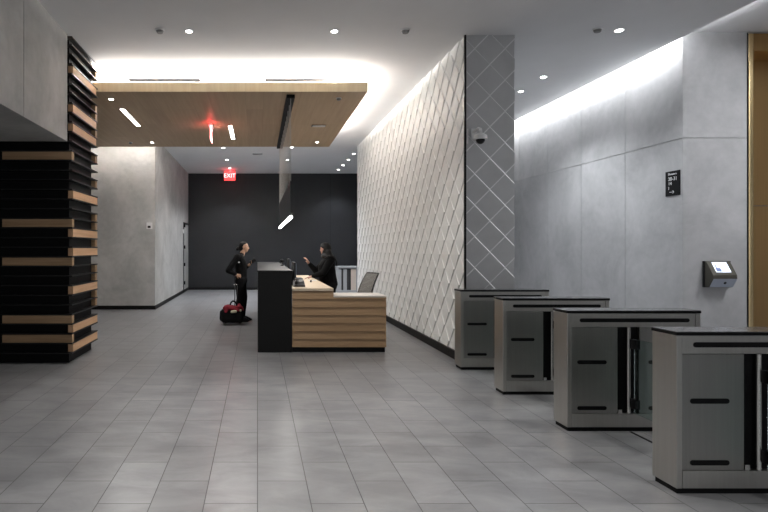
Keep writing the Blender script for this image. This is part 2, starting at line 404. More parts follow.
# linear lights recessed in the canopy
def linear(xc, y0, y1, label):
    t = thing('linear_light', (xc, (y0 + y1) / 2, KZ0), label, 'ceiling light', 'linear lights in the canopy')
    obj('housing', BX(xc - 0.045, xc + 0.045, y0 - 0.01, y1 + 0.01, KZ0 - 0.004, KZ0), M['white'], t)
    obj('diffuser', BX(xc - 0.036, xc + 0.036, y0, y1, KZ0 - 0.008, KZ0 - 0.003), M['bar'], t)
    light('AREA', (xc, (y0 + y1) / 2, KZ0 - 0.02), 22, (1, 0.97, 0.93), 0.07, y1 - y0, name='linear_lamp')
linear(-2.407, 9.78, 11.12, 'left lit linear light slotted into the oak canopy')
linear(-0.55, 11.12, 12.45, 'right lit linear light slotted into the oak canopy, beside the exit sign')
# blank lens box
t = thing('emergency_light', (1.23, 11.1, KZ0), 'small flat white emergency light under the right part of the canopy', 'light')
obj('housing', BX(1.09, 1.37, 11.03, 11.17, KZ0 - 0.012, KZ0), M['blackgloss'], t); obj('cover', BX(1.105, 1.36, 11.0, 11.1, KZ0 - 0.03, KZ0 - 0.012), M['white'], t, 0.003)

# ------------------------------------------------------------------ round fixtures
def disc(bm, x, y, z0, z1, r, n=24): tube(bm, (x, y, z0), (x, y, z1), r, n=n)
def downlight(x, y, z, r, power, label, group, spot=1.9, col=(1, 0.96, 0.9)):
    t = thing('downlight', (x, y, z), label, 'downlight', group)
    bm = bmesh.new(); disc(bm, x, y, z - 0.006, z, r); obj('trim_ring', bm, M['white'], t)
    bm = bmesh.new(); disc(bm, x, y, z - 0.010, z - 0.005, r * 0.7); obj('lens', bm, M['lens'], t)
    if power: light('SPOT', (x, y, z - 0.03), power, col, 0.05, spot=spot, name='downlight_lamp')
def sensor(x, y, z, r, label, group='smoke detectors'):
    t = thing('smoke_detector', (x, y, z), label, 'smoke detector', group)
    bm = bmesh.new(); disc(bm, x, y, z - 0.012, z, r); obj('mounting_plate', bm, M['white'], t)
    bm = bmesh.new(); tube(bm, (x, y, z - 0.04), (x, y, z - 0.012), r * 0.62, r * 0.85, 20); obj('sensing_head', bm, M['greyp'], t)
G1 = 'downlights in the foreground ceiling'; G2 = 'downlights in the lobby ceiling'; G3 = 'downlights in the rear ceiling'; G4 = 'downlights in the canopy'
DP = 90
downlight(-0.90, 7.24, CE, 0.055, DP, 'small round downlight in the ceiling in front of the canopy, left one', G1)
downlight(1.01, 7.24, CE, 0.055, DP, 'small round downlight in the ceiling in front of the canopy, right one', G1)
sensor(-1.28, 7.21, CE, 0.06, 'round smoke detector on the ceiling just left of the left foreground downlight')
sensor(1.94, 7.21, CE, 0.06, 'round smoke detector on the ceiling near the corner of the white wall')
CO = (0.93, 0.96, 1.0)
downlight(4.74, 7.21, CE, 0.065, 110, 'downlight in the lobby ceiling nearest the camera, beside the dark detector', G2, col=CO)
downlight(4.77, 9.17, CE, 0.06, 110, 'middle downlight of the row in the lobby ceiling', G2, col=CO)
downlight(4.79, 10.0, CE, 0.055, 110, 'downlight in the lobby ceiling close to the grey pier edge', G2, col=CO)
sensor(4.44, 7.18, CE, 0.06, 'dark round detector on the lobby ceiling left of the nearest lobby downlight')
for (x, y, l) in ((-0.965, 15.6, 'left rear ceiling downlight nearest the canopy'), (-0.98, 17.67, 'left rear ceiling downlight, middle of its row'), (-0.985, 19.5, 'left rear ceiling downlight just above the far exit sign'),
                  (0.965, 15.5, 'centre rear ceiling downlight at the canopy edge behind the pendant wires'), (0.966, 17.7, 'centre rear ceiling downlight seen between the pendant wires'),
                  (2.9, 16.56, 'right rear downlight nearest the end of the white wall'), (2.92, 17.67, 'second rear downlight counting from the white wall end'),
                  (2.92, 18.8, 'third rear downlight counting from the white wall end'), (2.92, 19.85, 'fourth rear downlight, nearest the charcoal wall')):
    downlight(x, y, CE, 0.06, 150, l, G3, col=(0.93, 0.96, 1.0))
downlight(-2.43, 9.13, KZ0, 0.05, 16, 'downlight in the front left of the oak canopy by the linear light', G4)
downlight(-2.46, 12.83, KZ0, 0.045, 16, 'downlight in the rear left of the oak canopy', G4)
downlight(1.39, 12.8, KZ0, 0.045, 16, 'downlight in the rear right corner of the oak canopy', G4)
sensor(1.34, 9.07, KZ0, 0.045, 'small white detector at the front right corner of the oak canopy')
sensor(-2.96, 12.83, KZ0, 0.045, 'small detector at the rear left of the oak canopy')
t = thing('ceiling_vent', (0, 16.6, CE), 'small grey grille in the middle of the rear ceiling', 'vent')
obj('frame', BX(-0.15, 0.15, 16.5, 16.7, CE - 0.01, CE), M['cab'], t)
bm = bmesh.new()
for i in range(5): box(bm, -0.13, 0.13, 16.52 + i * 0.035, 16.535 + i * 0.035, CE - 0.014, CE - 0.009)
obj('slats', bm, M['greyp'], t)
for x0, x1, l in ((-2.17, -0.97, 'left dark slot diffuser in the ceiling glow above the canopy'), (0.13, 1.36, 'right dark slot diffuser in the ceiling glow above the canopy')):
    t = thing('slot_diffuser', ((x0 + x1) / 2, 9.33, CE), l, 'vent', 'slot diffusers above the canopy')
    obj('frame', BX(x0, x1, 9.24, 9.38, CE - 0.02, CE), M['black'], t); obj('slot', BX(x0 + 0.02, x1 - 0.02, 9.28, 9.34, CE - 0.024, CE - 0.019), M['black'], t)

# ------------------------------------------------------------------ exit signs
t = thing('exit_sign', (-0.98, 20.0, CE), 'red illuminated EXIT sign hanging at the far charcoal wall', 'sign', 'exit signs')
obj('stem', BX(-1.0, -0.96, 19.98, 20.02, CE - 0.06, CE), M['white'], t)
f = obj('panel', BX(-1.21, -0.81, 19.985, 20.015, 4.04, 4.38), M['red'], t, 0.005)
obj('lettering', text_bm('EXIT', 0.21, 0.003, Matrix.Translation((-1.01, 19.98, 4.21)) @ Matrix.Rotation(PI / 2, 4, 'X')), M['redlit'], t)
t = thing('exit_sign', (-0.935, 11.1, KZ0), 'red lit EXIT sign under the oak canopy, seen edge on', 'sign', 'exit signs')
obj('canopy_mount', BX(-0.975, -0.895, 10.9, 11.27, KZ0 - 0.035, KZ0), M['white'], t, 0.004)
obj('panel', BX(-0.94, -0.93, 10.87, 11.32, KZ0 - 0.32, KZ0 - 0.035), M['redlit'], t)
for s in (-1, 1):
    obj('lettering', text_bm('EXIT', 0.18, 0.002, Matrix.Translation((-0.935 + s * 0.007, 11.1, KZ0 - 0.18)) @ Matrix.Rotation(s * PI / 2, 4, 'Z') @ Matrix.Rotation(PI / 2, 4, 'X')), M['red'], t)
light('POINT', (-0.935, 10.83, KZ0 - 0.09), 1.4, (1, 0.03, 0.03), 0.03, name='exit_lamp')
light('POINT', (-1.0, 19.9, CE - 0.1), 1.2, (1, 0.03, 0.03), 0.03, name='exit_lamp')

M['wire'] = plain('pale_steel_wire', (0.5, 0.5, 0.48), 0.5, var=0.02)
# ------------------------------------------------------------------ pendant
px_, pn, pf = 0.538, 8.86, 13.36
t = thing('pendant_light', (px_, 11.1, KZ0), 'long black blade pendant hung on wires with glowing bottom edge', 'pendant light')
obj('ceiling_bar', BX(px_ - 0.07, px_ + 0.065, pn, pf, KZ0 - 0.055, KZ0), M['black'], t, 0.003)
for k in range(12):
    y = pn + 0.05 + (pf - pn - 0.1) * k / 11
    bm = bmesh.new(); tube(bm, (px_ - 0.0, y, 2.64), (px_ - 0.0, y, KZ0 - 0.05), 0.005, n=6); obj('wire', bm, M['wire'], t)
obj('blade', BX(px_ - 0.012, px_ + 0.012, pn, pf, 2.085, 2.645), M['blackgloss'], t)
obj('light_bar', BX(px_ - 0.02, px_ + 0.02, pn, pf, 2.045, 2.085), M['bar'], t)
light('AREA', (px_, (pn + pf) / 2, 2.03), 16, (1, 0.96, 0.9), 0.04, pf - pn, name='pendant_lamp')

# ------------------------------------------------------------------ reception desk
DY = 8.24
t = thing('reception_desk', (0.9, 9.8, 0), 'reception desk with black high counter and stepped oak board front', 'desk')
obj('high_counter', BX(0.005, 0.517, DY, 13.6, 0, 1.205), M['counter'], t, 0.003)
obj('counter_top', BX(0.0, 0.522, DY - 0.004, 13.6, 1.206, 1.229), M['ctop'], t, 0.003)
obj('toe_kick', BX(0.522, 1.915, DY + 0.03, DY + 0.5, 0, 0.079), M['base'], t)
bm = bmesh.new()
z = 0.079
for k in range(7):
    x1 = 1.930 if k < 6 else 1.14
    z1 = z + 0.12
    if k == 6: z1 = 0.918
    prof = [(DY + 0.0, z), (DY + 0.013, z1 - 0.004), (DY + 0.02, z1), (DY + 0.05, z1), (DY + 0.05, z)]
    prism(bm, prof, 0.522, x1); z = z1
prism(bm, [(DY, 0.799), (DY, 0.825), (DY + 0.05, 0.825), (DY + 0.05, 0.799)], 1.14, 1.930)
obj('board_front', bm, M['deskwood'], t)
obj('side_panel', BX(1.88, 1.928, DY + 0.05, 8.8, 0.079, 0.825), M['deskwood'], t)
obj('inner_panel', BX(1.09, 1.135, DY + 0.05, 12.4, 0.0, 0.918), M['deskwood'], t)
obj('work_top', BX(0.522, 1.14, DY, 12.4, 0.92, 0.961), M['desktop'], t, 0.003)
obj('return_ledge', BX(1.142, 1.933, DY - 0.003, 8.82, 0.826, 0.850), M['ledge'], t, 0.003)

# things on the work top
def monitor(x, y, ztop, label):
    t = thing('monitor', (x, y, 0.961), label, 'monitor', 'monitors behind the high counter')
    bm = bmesh.new(); box(bm, x - 0.08, x + 0.08, y - 0.12, y + 0.12, 0.961, 0.975); obj('foot', bm, M['blackgloss'], t, 0.004)
    bm = bmesh.new(); box(bm, x - 0.045, x - 0.02, y - 0.03, y + 0.03, 0.97, 1.2); obj('stand', bm, M['blackgloss'], t, 0.003)
    obj('display', BX(x - 0.02, x + 0.02, y - 0.27, y + 0.27, ztop - 0.34, ztop), M['blackgloss'], t, 0.006)
    obj('screen', BX(x + 0.02, x + 0.023, y - 0.255, y + 0.255, ztop - 0.325, ztop - 0.015), M['screen'], t)
M['screen'] = glow('dim_screen', (0.25, 0.3, 0.38), 0.35)
M['kiosk_screen'] = glow('bright_screen', (0.72, 0.78, 0.92), 1.0)
M['screen_art'] = glow('screen_shapes', (0.12, 0.16, 0.30), 0.6)
monitor(0.60, 9.09, 1.335, 'nearer black monitor rising behind the high counter')
monitor(0.60, 10.7, 1.36, 'farther black monitor rising behind the high counter')
t = thing('visitor_camera', (0.55, 10.6, 1.229), 'small black webcam clipped on the inner edge of the black counter', 'camera')
bm = bmesh.new(); box(bm, 0.44, 0.50, 10.55, 10.65, 1.229, 1.25); obj('clip', bm, M['blackgloss'], t, 0.003)
bm = bmesh.new(); tube(bm, (0.47, 10.6, 1.25), (0.47, 10.6, 1.30), 0.008); obj('neck', bm, M['chrome'], t)
bm = bmesh.new(); ball(bm, (0.47, 10.6, 1.325), (0.04, 0.035, 0.035)); obj('head', bm, M['blackgloss'], t, smooth=True)
t = thing('desk_phone', (0.64, 8.65, 0.961), 'black desk phone on the pale work top by the black counter', 'telephone')
bm = bmesh.new(); prism(bm, [(8.52, 0.961), (8.52, 0.985), (8.76, 1.05), (8.78, 1.045), (8.78, 0.961)], 0.56, 0.74); obj('body', bm, M['blackgloss'], t, 0.006)
bm = bmesh.new(); path_tube(bm, [(0.60, 8.53, 1.015), (0.60, 8.60, 1.05), (0.60, 8.71, 1.08), (0.60, 8.76, 1.07)], 0.02); obj('handset', bm, M['blackgloss'], t, smooth=True)
obj('display', BX(0.65, 0.72, 8.70, 8.705, 1.035, 1.075), M['chrome'], t)
t = thing('card_reader', (0.65, 9.55, 0.961), 'silver and black card reader on the work top behind the nearer monitor', 'card reader')
obj('body', BX(0.58, 0.72, 9.46, 9.64, 0.961, 1.02), M['blackgloss'], t, 0.01); obj('top_plate', BX(0.60, 0.70, 9.48, 9.6, 1.02, 1.026), M['chrome'], t, 0.002)
t = thing('keyboard', (0.80, 10.9, 0.961), 'black keyboard on the work top under the seated side of the desk', 'keyboard')
t['label'] = 'black keyboard on the pale work top in front of the woman'
obj('case', BX(0.74, 0.88, 10.62, 11.06, 0.961, 0.978), M['blackgloss'], t, 0.004)
bm = bmesh.new()
for i in range(5):
    for j in range(14): box(bm, 0.748 + i * 0.026, 0.769 + i * 0.026, 10.635 + j * 0.03, 10.659 + j * 0.03, 0.978, 0.983)
obj('keys', bm, M['greyp'], t)
t = obj('hand_stamp', BX(0.93, 0.96, 9.72, 9.76, 0.961, 1.0), M['blackgloss'], None, 0.006); tag(t, 'small dark stamp standing on the pale work top', 'stamp')
t = obj('paper_sheet', BX(0.94, 1.10, 10.15, 10.37, 0.961, 0.963), M['white'], None); tag(t, 'white paper sheet on the pale work top near the woman', 'paper')

# office chair behind the return
cx, cy = 1.86, 9.75
t = thing('office_chair', (cx, cy, 0), 'taupe mesh back office chair behind the desk return, by the white wall', 'chair')
bm = bmesh.new()
rows = 12
def backpt(u, v):     # u across (-1..1, along y), v up 0..1
    zz = 0.52 + 0.60 * v; xx = cx + 0.02 + 0.20 * v * v + 0.02 * (1 - u * u) - 0.02
    return Vector((xx, cy + u * 0.23 * (1 - 0.18 * v * v), zz))
for i in range(28):   # woven slat rows
    v0, v1 = i / 28, (i + 0.9) / 28
    for j in range(8):
        u0, u1 = -1 + j / 4, -1 + (j + 1) / 4
        a = [backpt(u0, v0), backpt(u1, v0), backpt(u1, v1), backpt(u0, v1)]
        fv = [bm.verts.new(p) for p in a]; bv = [bm.verts.new(p + Vector((0.008, 0, 0))) for p in a]
        bm.faces.new(fv); bm.faces.new(bv[::-1])
        for q in range(4): bm.faces.new((fv[q], fv[(q + 1) % 4], bv[(q + 1) % 4], bv[q]))
obj('mesh_back', bm, M['mesh'], t)
bm = bmesh.new()
loop = [backpt(-1, i / 8) for i in range(9)] + [backpt(-0.5, 1.0), backpt(0, 1.0), backpt(0.5, 1.0)] + [backpt(1, 1 - i / 8) for i in range(9)]
path_tube(bm, [p + Vector((0.012, 0, 0)) for p in loop], 0.014, 8); obj('back_frame', bm, M['blackgloss'], t, smooth=True)
bm = bmesh.new(); box(bm, cx - 0.42, cx + 0.02, cy - 0.24, cy + 0.24, 0.44, 0.50); obj('seat', bm, M['mesh'], t, 0.02)
bm = bmesh.new(); box(bm, cx - 0.1, cx + 0.03, cy - 0.03, cy + 0.03, 0.40, 0.44); box(bm, cx + 0.02, cx + 0.06, cy - 0.03, cy + 0.03, 0.40, 0.7); obj('back_bracket', bm, M['blackgloss'], t, 0.004)
bm = bmesh.new(); tube(bm, (cx - 0.2, cy, 0.10), (cx - 0.2, cy, 0.44), 0.028); obj('gas_column', bm, M['blackgloss'], t)
for k in range(5):
    a = k * 2 * PI / 5 + 0.3; e = (cx - 0.2 + 0.28 * math.cos(a), cy + 0.28 * math.sin(a))
    bm = bmesh.new(); tube(bm, (cx - 0.2, cy, 0.12), (*e, 0.075), 0.022, 0.014); lg = obj('leg', bm, M['blackgloss'], t)
    bm = bmesh.new(); tube(bm, (e[0] - 0.02, e[1], 0.03), (e[0] + 0.02, e[1], 0.03), 0.03, n=16); obj('caster', bm, M['blackgloss'], lg)

t.rotation_euler = (0, 0, math.radians(20))
# low shelf unit with binders at the far wall
SY = 19.75
t = thing('shelf_unit', (3.35, SY, 0), 'low grey open shelf unit at the far wall behind the woman', 'shelf')
x0, x1 = X(336, SY), 4.2
bm = bmesh.new()
zt = Zh(266.2, SY)
box(bm, x0, x1, SY, SY + 0.4, zt - 0.07, zt); box(bm, x0, x1, SY, SY + 0.4, 0.0, 0.07)
box(bm, x0, x0 + 0.10, SY, SY + 0.4, 0.07, zt - 0.07); box(bm, x1 - 0.1, x1, SY, SY + 0.4, 0.07, zt - 0.07)
obj('carcass', bm, M['cab'], t, 0.004)
obj('back_panel', BX(x0 + 0.1, x1 - 0.1, SY + 0.37, SY + 0.39, 0.07, zt - 0.07), M['cab'], t)
xx = x0 + 0.105
first = {}
seq = [('grey', .1), ('dark', .06), ('grey', .13), ('dark', .035), ('dark', .1), ('pale', .07), ('pale', .11), ('grey', .05), ('grey', .1), ('dark', .06)]
dsc = {'grey': 'grey', 'dark': 'black', 'pale': 'cream'}
binder_labels = ['grey upright binder at the left end of the far shelf unit', 'slim black binder second from the left on the far shelf', 'wide grey binder between the black ones on the far shelf',
                 'very thin black folder on the far shelf', 'wider black binder beside the cream ones on the far shelf', 'narrow cream binder next to the black binder on the far shelf',
                 'wide cream binder on the far shelf', 'thin grey binder right of the cream ones', 'grey binder at the edge of the white wall end', 'black binder right end of the far shelf unit']
for (k, w), lb in zip(seq, binder_labels):
    bmat = {'grey': M['cab'], 'dark': M['binderdark'], 'pale': M['binderpale']}[k]
    o = obj('binder', BX(xx, xx + w - 0.004, SY + 0.04, SY + 0.33, 0.07, zt - 0.10), bmat, None, 0.004, origin=(xx, SY + 0.04, 0.07))
    tag(o, lb, 'binder', 'binders on the far shelf unit'); xx += w + 0.004

# ------------------------------------------------------------------ turnstiles
def turnstile():
    x0, x1, y0, y1 = 2.648, 3.78, 3.475, 3.69
    t = thing('turnstile', (x0 + 0.5, 3.6, 0), 'x', 'turnstile', 'turnstile cabinets in a row')
    obj('plinth', BX(x0 + 0.012, x1 - 0.012, y0 + 0.012, y1 - 0.012, 0, 0.035), M['black'], t)
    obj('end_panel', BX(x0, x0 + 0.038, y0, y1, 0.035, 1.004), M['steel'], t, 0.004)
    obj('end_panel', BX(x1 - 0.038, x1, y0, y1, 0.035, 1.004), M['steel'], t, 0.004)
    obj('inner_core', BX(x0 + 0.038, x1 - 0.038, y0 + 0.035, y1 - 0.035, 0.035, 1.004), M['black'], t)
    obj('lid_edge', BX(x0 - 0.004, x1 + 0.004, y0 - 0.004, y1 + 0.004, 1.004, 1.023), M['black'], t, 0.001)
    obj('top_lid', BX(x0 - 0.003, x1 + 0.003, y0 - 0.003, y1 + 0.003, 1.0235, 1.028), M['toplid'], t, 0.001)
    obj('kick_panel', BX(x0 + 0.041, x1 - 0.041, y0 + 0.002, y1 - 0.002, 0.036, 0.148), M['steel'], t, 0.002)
    for s in (0, 1):
        ya, yb = (y0 + 0.004, y0 + 0.036) if s == 0 else (y1 - 0.036, y1 - 0.004)
        f0 = -0.0015 if s == 0 else 0.0
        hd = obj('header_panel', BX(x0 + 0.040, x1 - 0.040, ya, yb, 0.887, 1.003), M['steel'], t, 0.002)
        def slot(a, b, z, h, par):
            bm = bmesh.new(); yy = ya - 0.002 if s == 0 else yb + 0.002
            n = 8; pts = []
            r = h / 2
            for i in range(n + 1): an = PI / 2 + PI * i / n; pts.append((a + r + r * math.cos(an), z + r * math.sin(an)))
            for i in range(n + 1): an = -PI / 2 + PI * i / n; pts.append((b - r + r * math.cos(an), z + r * math.sin(an)))
            fr = [bm.verts.new((p[0], yy, p[1])) for p in pts]; bk = [bm.verts.new((p[0], (ya + yb) / 2, p[1])) for p in pts]
            bm.faces.new(fr); bm.faces.new(bk[::-1])
            for i in range(len(pts)): j = (i + 1) % len(pts); bm.faces.new((fr[i], fr[j], bk[j], bk[i]))
            obj('slot', bm, M['black'], par)
        slot(2.755, 3.69, 0.944, 0.033, hd)
        for (a, b, sa, sb) in ((2.688, 3.078, 2.735, 2.985), (3.265, 3.740, 3.345, 3.60)):
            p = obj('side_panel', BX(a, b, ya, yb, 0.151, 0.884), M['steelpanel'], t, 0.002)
            slot(sa, sb, 0.588, 0.033, p); slot(sa, sb, 0.198, 0.033, p)
        ypost = y0 + 0.014 if s == 0 else y1 - 0.014
        bm = bmesh.new(); tube(bm, (3.178, ypost, 0.15), (3.178, ypost, 0.884), 0.016, n=16); obj('hinge_post', bm, M['chrome'], t, smooth=False)
        bm = bmesh.new(); box(bm, 3.085, 3.115, ypost - 0.012, ypost + 0.012, 0.148, 0.185); obj('post_bracket', bm, M['chrome'], t, 0.002)
        d = -1 if s == 0 else 1
        ye = y0 if s == 0 else y1
        for z in (0.745, 0.24):
            bm = bmesh.new(); box(bm, 3.186, 3.232, min(ye - d * 0.01, ye + d * 0.06), max(ye - d * 0.01, ye + d * 0.06), z - 0.04, z + 0.04)
            obj('hinge_clip', bm, M['blackgloss'], t, 0.004)
        obj('glass_wing', BX(3.203, 3.213, min(ye + d * 0.02, ye + d * 0.44), max(ye + d * 0.02, ye + d * 0.44), 0.16, 0.79), M['glass'], t)
    return t
T = turnstile()
tl = ['nearest turnstile cabinet of brushed steel, cut off by the right edge', 'second turnstile cabinet from the camera with its glass wing in view',
      'third turnstile cabinet from the camera, between two others', 'farthest turnstile cabinet, standing against the grey pier']
for i, dy in enumerate((0, 1.195, 2.365, 3.575)):
    o = T if i == 0 else copy_tree(T)
    o.location.x -= (0, 0.018, 0.042, 0.044)[i]; o.location.y = 3.6 + dy; o['label'] = tl[i]
    if i == 3:    # no room for a rear wing against the pier
        for ch in list(o.children):
            if ch.name.startswith(('glass_wing', 'hinge_clip')):
                if max((v.co.y for v in ch.data.vertices)) > 0.11: bpy.data.objects.remove(ch)
for i, (a, b) in enumerate(((3.75, 4.66), (4.97, 5.85), (6.16, 7.08))):
    o = obj('floor_strip', BX(3.15, 3.17, a, b, 0.0, 0.004), M['black'], None, origin=(3.16, (a + b) / 2, 0))
    tag(o, ['thin black floor strip between the first and second turnstiles', 'thin black floor strip between the second and third turnstiles', 'thin black floor strip between the third and farthest turnstiles'][i], 'floor strip', 'floor strips in the turnstile lanes')

# ------------------------------------------------------------------ wall things
t = thing('floor_sign', (AX, 7.8, 2.48), 'black directory sign with white floor numbers on the lobby wall', 'sign')
obj('plate', BX(AX - 0.012, AX, 7.67, 7.94, 2.305, 2.657), M['black'], t, 0.002)
def wt(s, size, y, z):
    return text_bm(s, size, 0.001, Matrix.Translation((AX - 0.0135, y, z)) @ Matrix.Rotation(-PI / 2, 4, 'Z') @ Matrix.Rotation(PI / 2, 4, 'X'))
M['sigtext'] = plain('white_lettering', (0.8, 0.8, 0.8), 0.5)
for s, sz, y, z in (('Elevators', 0.043, 7.805, 2.615), ('20-31', 0.072, 7.80, 2.545), ('14', 0.066, 7.85, 2.48), ('1', 0.066, 7.873, 2.415)):
    obj('lettering', wt(s, sz, y, z), M['sigtext'], t)
bm = bmesh.new(); box(bm, AX - 0.014, AX - 0.011, 7.78, 7.86, 2.356, 2.362)
tube(bm, (AX - 0.0125, 7.80, 2.378), (AX - 0.0125, 7.776, 2.359), 0.0035, n=6); tube(bm, (AX - 0.0125, 7.80, 2.340), (AX - 0.0125, 7.776, 2.359), 0.0035, n=6)
obj('arrow', bm, M['sigtext'], t)

kx0, kx1 = 6.18, 6.56
t = thing('wall_terminal', ((kx0 + kx1) / 2, BY, 1.2), 'grey wedge wall terminal with bright tilted screen on the concrete wall', 'terminal')
obj('back_plate', BX(kx0 - 0.01, kx0 + 0.36, BY - 0.03, BY, 1.02, 1.385), M['blackgloss'], t, 0.004)
def wedge(bm, prof, a, b): prism(bm, [(BY - y, z) for y, z in prof], a, b)
bm = bmesh.new(); wedge(bm, [(0.03, 1.385), (0.05, 1.385), (0.17, 1.195), (0.172, 1.15), (0.10, 1.03), (0.03, 1.03)], kx0, kx1 - 0.05); obj('housing', bm, plain('warm_grey_metal', (0.085, 0.08, 0.065), 0.4, 0.3, var=0.08), t, 0.005)
bm = bmesh.new(); wedge(bm, [(0.168, 1.145), (0.176, 1.145), (0.106, 1.028), (0.098, 1.028)], kx0 + 0.008, kx1 - 0.058)
obj('lower_panel', bm, plain('pale_blue_grey_metal', (0.42, 0.47, 0.56), 0.35, var=0.04), t)
bm = bmesh.new(); tube(bm, (6.365, BY - 0.136, 1.09), (6.365, BY - 0.146, 1.086), 0.018, n=16); obj('camera_lens', bm, M['blackgloss'], t)
def onface(u0, u1, s0, s1, off):
    p = lambda s: (0.05 + 0.12 * s, 1.385 - 0.19 * s)
    n = Vector((0.19, 0.12)).normalized()
    (ya, za), (yb, zb) = p(s0), p(s1)
    bm = bmesh.new(); wedge(bm, [(ya, za), (ya + n.x * off, za + n.y * off), (yb + n.x * off, zb + n.y * off), (yb, zb)], u0, u1); return bm
obj('screen', onface(kx0 + 0.065, kx1 - 0.115, 0.10, 0.80, 0.004), M['kiosk_screen'], t)
obj('screen_picture', onface(kx0 + 0.075, kx0 + 0.145, 0.50, 0.76, 0.005), M['screen_art'], t)
obj('screen_picture', onface(kx0 + 0.085, kx0 + 0.10, 0.28, 0.50, 0.005), M['screen_art'], t)

t = thing('dome_camera', (2.93, PY0, 3.05), 'white bracket security camera with black dome on the grey pier', 'security camera')
cyy = 7.18
obj('wall_bracket', BX(2.86, 2.94, PY0 - 0.02, PY0, 3.02, 3.16), M['white'], t, 0.006)
bm = bmesh.new(); path_tube(bm, [(2.90, PY0 - 0.01, 3.11), (2.90, cyy + 0.05, 3.13), (2.91, cyy, 3.11), (2.91, cyy, 3.06)], 0.022); obj('arm', bm, M['white'], t, smooth=True)
bm = bmesh.new(); tube(bm, (2.91, cyy, 2.98), (2.91, cyy, 3.03), 0.088, 0.082, 24); tube(bm, (2.91, cyy, 3.03), (2.91, cyy, 3.065), 0.082, 0.03, 24); obj('housing', bm, M['white'], t, 0.004)
bm = bmesh.new(); ball(bm, (2.91, cyy, 2.98), (0.058, 0.058, 0.062), 24); obj('dome', bm, M['blackgloss'], t, smooth=True)
t = obj('door_contact', BX(2.805, 2.82, PY0 - 0.012, PY0 + 0.012, 2.96, 3.16), M['white'], None, 0.002); tag(t, 'thin white vertical sensor strip left of the dome camera', 'sensor')

t = thing('wall_switch', (X(149.5, 14.1), 14.1, 2.15), 'small white square control plate on the left concrete wall', 'switch')
sx = X(149.5, 14.1)
obj('plate', BX(sx - 0.075, sx + 0.075, 14.085, 14.1, Zh(229, 14.1), Zh(222.5, 14.1)), M['white'], t, 0.003)
obj('button', BX(sx - 0.045, sx + 0.03, 14.08, 14.086, Zh(228, 14.1), Zh(225.8, 14.1)), M['blackgloss'], t)
# side door near the end of the left block
bm = bmesh.new(); box(bm, -2.63, -2.622, 19.55, 20.6, 0.0, 2.45)
struct('door_1', bm, M['concrete'])
bm = bmesh.new(); box(bm, -2.63, -2.61, 19.50, 19.56, 0, 2.48); box(bm, -2.63, -2.60, 19.5, 20.65, 2.44, 2.5)
struct('trim_4', bm, M['black'])
for z in (0.35, 1.0, 1.62, 2.38):
    o = obj('door_hinge', BX(-2.61, -2.57, 19.5, 19.62, z - 0.06, z + 0.06), M['black'], bpy.data.objects['door_1'])
t = obj('wall_strobe', BX(-2.63, -2.57, 19.15, 19.28, 2.10, 2.24), M['white'], None, 0.006, origin=(-2.63, 19.2, 2.17)); tag(t, 'small white strobe alarm on the concrete wall beside the far door', 'alarm')

# ------------------------------------------------------------------ people: hulls of ellipsoids fused by a voxel remesh into one skin
def hull(bm, *balls, seg=14):
    t = bmesh.new()
    for c, r in balls:
        r = (r, r, r) if isinstance(r, (int, float)) else r
        ball(t, c, r, seg)
    res = bmesh.ops.convex_hull(t, input=t.verts)
    keep = bmesh.new(); mp = {}
    for f in t.faces:
        pass
    geo = [g for g in res['geom'] if isinstance(g, bmesh.types.BMFace)]
    for f in geo:
        vs = []
        for v in f.verts:
            if v not in mp: mp[v] = bm.verts.new(v.co)
            vs.append(mp[v])
        try: bm.faces.new(vs)
        except ValueError: pass
    t.free(); keep.free()
def fuse(name, bm, m, parent, voxel, smooth=4, xf=None):
    if xf is not None: bmesh.ops.transform(bm, matrix=xf, verts=bm.verts)
    bmesh.ops.recalc_face_normals(bm, faces=bm.faces)
    me = bpy.data.meshes.new('tmp'); bm.to_mesh(me); bm.free()
    o = bpy.data.objects.new('tmp', me); COL.objects.link(o)
    md = o.modifiers.new('r', 'REMESH'); md.mode = 'VOXEL'; md.voxel_size = voxel
    sm = o.modifiers.new('s', 'SMOOTH'); sm.factor = 0.5; sm.iterations = smooth
    dg = bpy.context.evaluated_depsgraph_get(); m2 = bpy.data.meshes.new_from_object(o.evaluated_get(dg))
    bpy.data.objects.remove(o)
    m2.name = name
    if parent is not None: m2.transform(Matrix.Translation(-root_origin(parent)))
    m2.materials.clear(); m2.materials.append(m)
    for p in m2.polygons: p.use_smooth = True
    ob = bpy.data.objects.new(name, m2); COL.objects.link(ob)
    if parent is not None: ob.parent = parent
    return ob
def head(bm, c, d, s=1.0, ears=True):
    """skull, jaw, nose, ears; d = facing (unit, horizontal). c = centre of the head"""
    c = Vector(c); f = Vector(d).normalized(); u = Vector((0, 0, 1)); r = f.cross(u)
    P = lambda a, b, e: c + f * a * s + r * b * s + u * e * s
    hull(bm, (P(-0.018, 0, 0.035), 0.078 * s), (P(0.012, 0, 0.032), 0.074 * s))
    hull(bm, (P(0.03, 0, 0.0), 0.062 * s), (P(0.045, 0, -0.075), 0.032 * s), (P(0.0, 0, -0.035), 0.055 * s))
    hull(bm, (P(0.086, 0, 0.012), 0.008 * s), (P(0.100, 0, -0.022), 0.012 * s), (P(0.078, 0, -0.022), 0.016 * s))
    for k in (-1, 1):
        hull(bm, (P(0.075, 0.028 * k, 0.028), 0.011 * s), (P(0.082, 0.008 * k, 0.026), 0.010 * s))
        if ears: hull(bm, (P(-0.005, 0.074 * k, 0.008), (0.016 * s, 0.010 * s, 0.024 * s)), (P(-0.003, 0.070 * k, -0.018), 0.009 * s))
    hull(bm, (P(0.080, 0.016, -0.052), 0.008 * s), (P(0.084, 0, -0.051), 0.009 * s), (P(0.080, -0.016, -0.052), 0.008 * s))
    return P
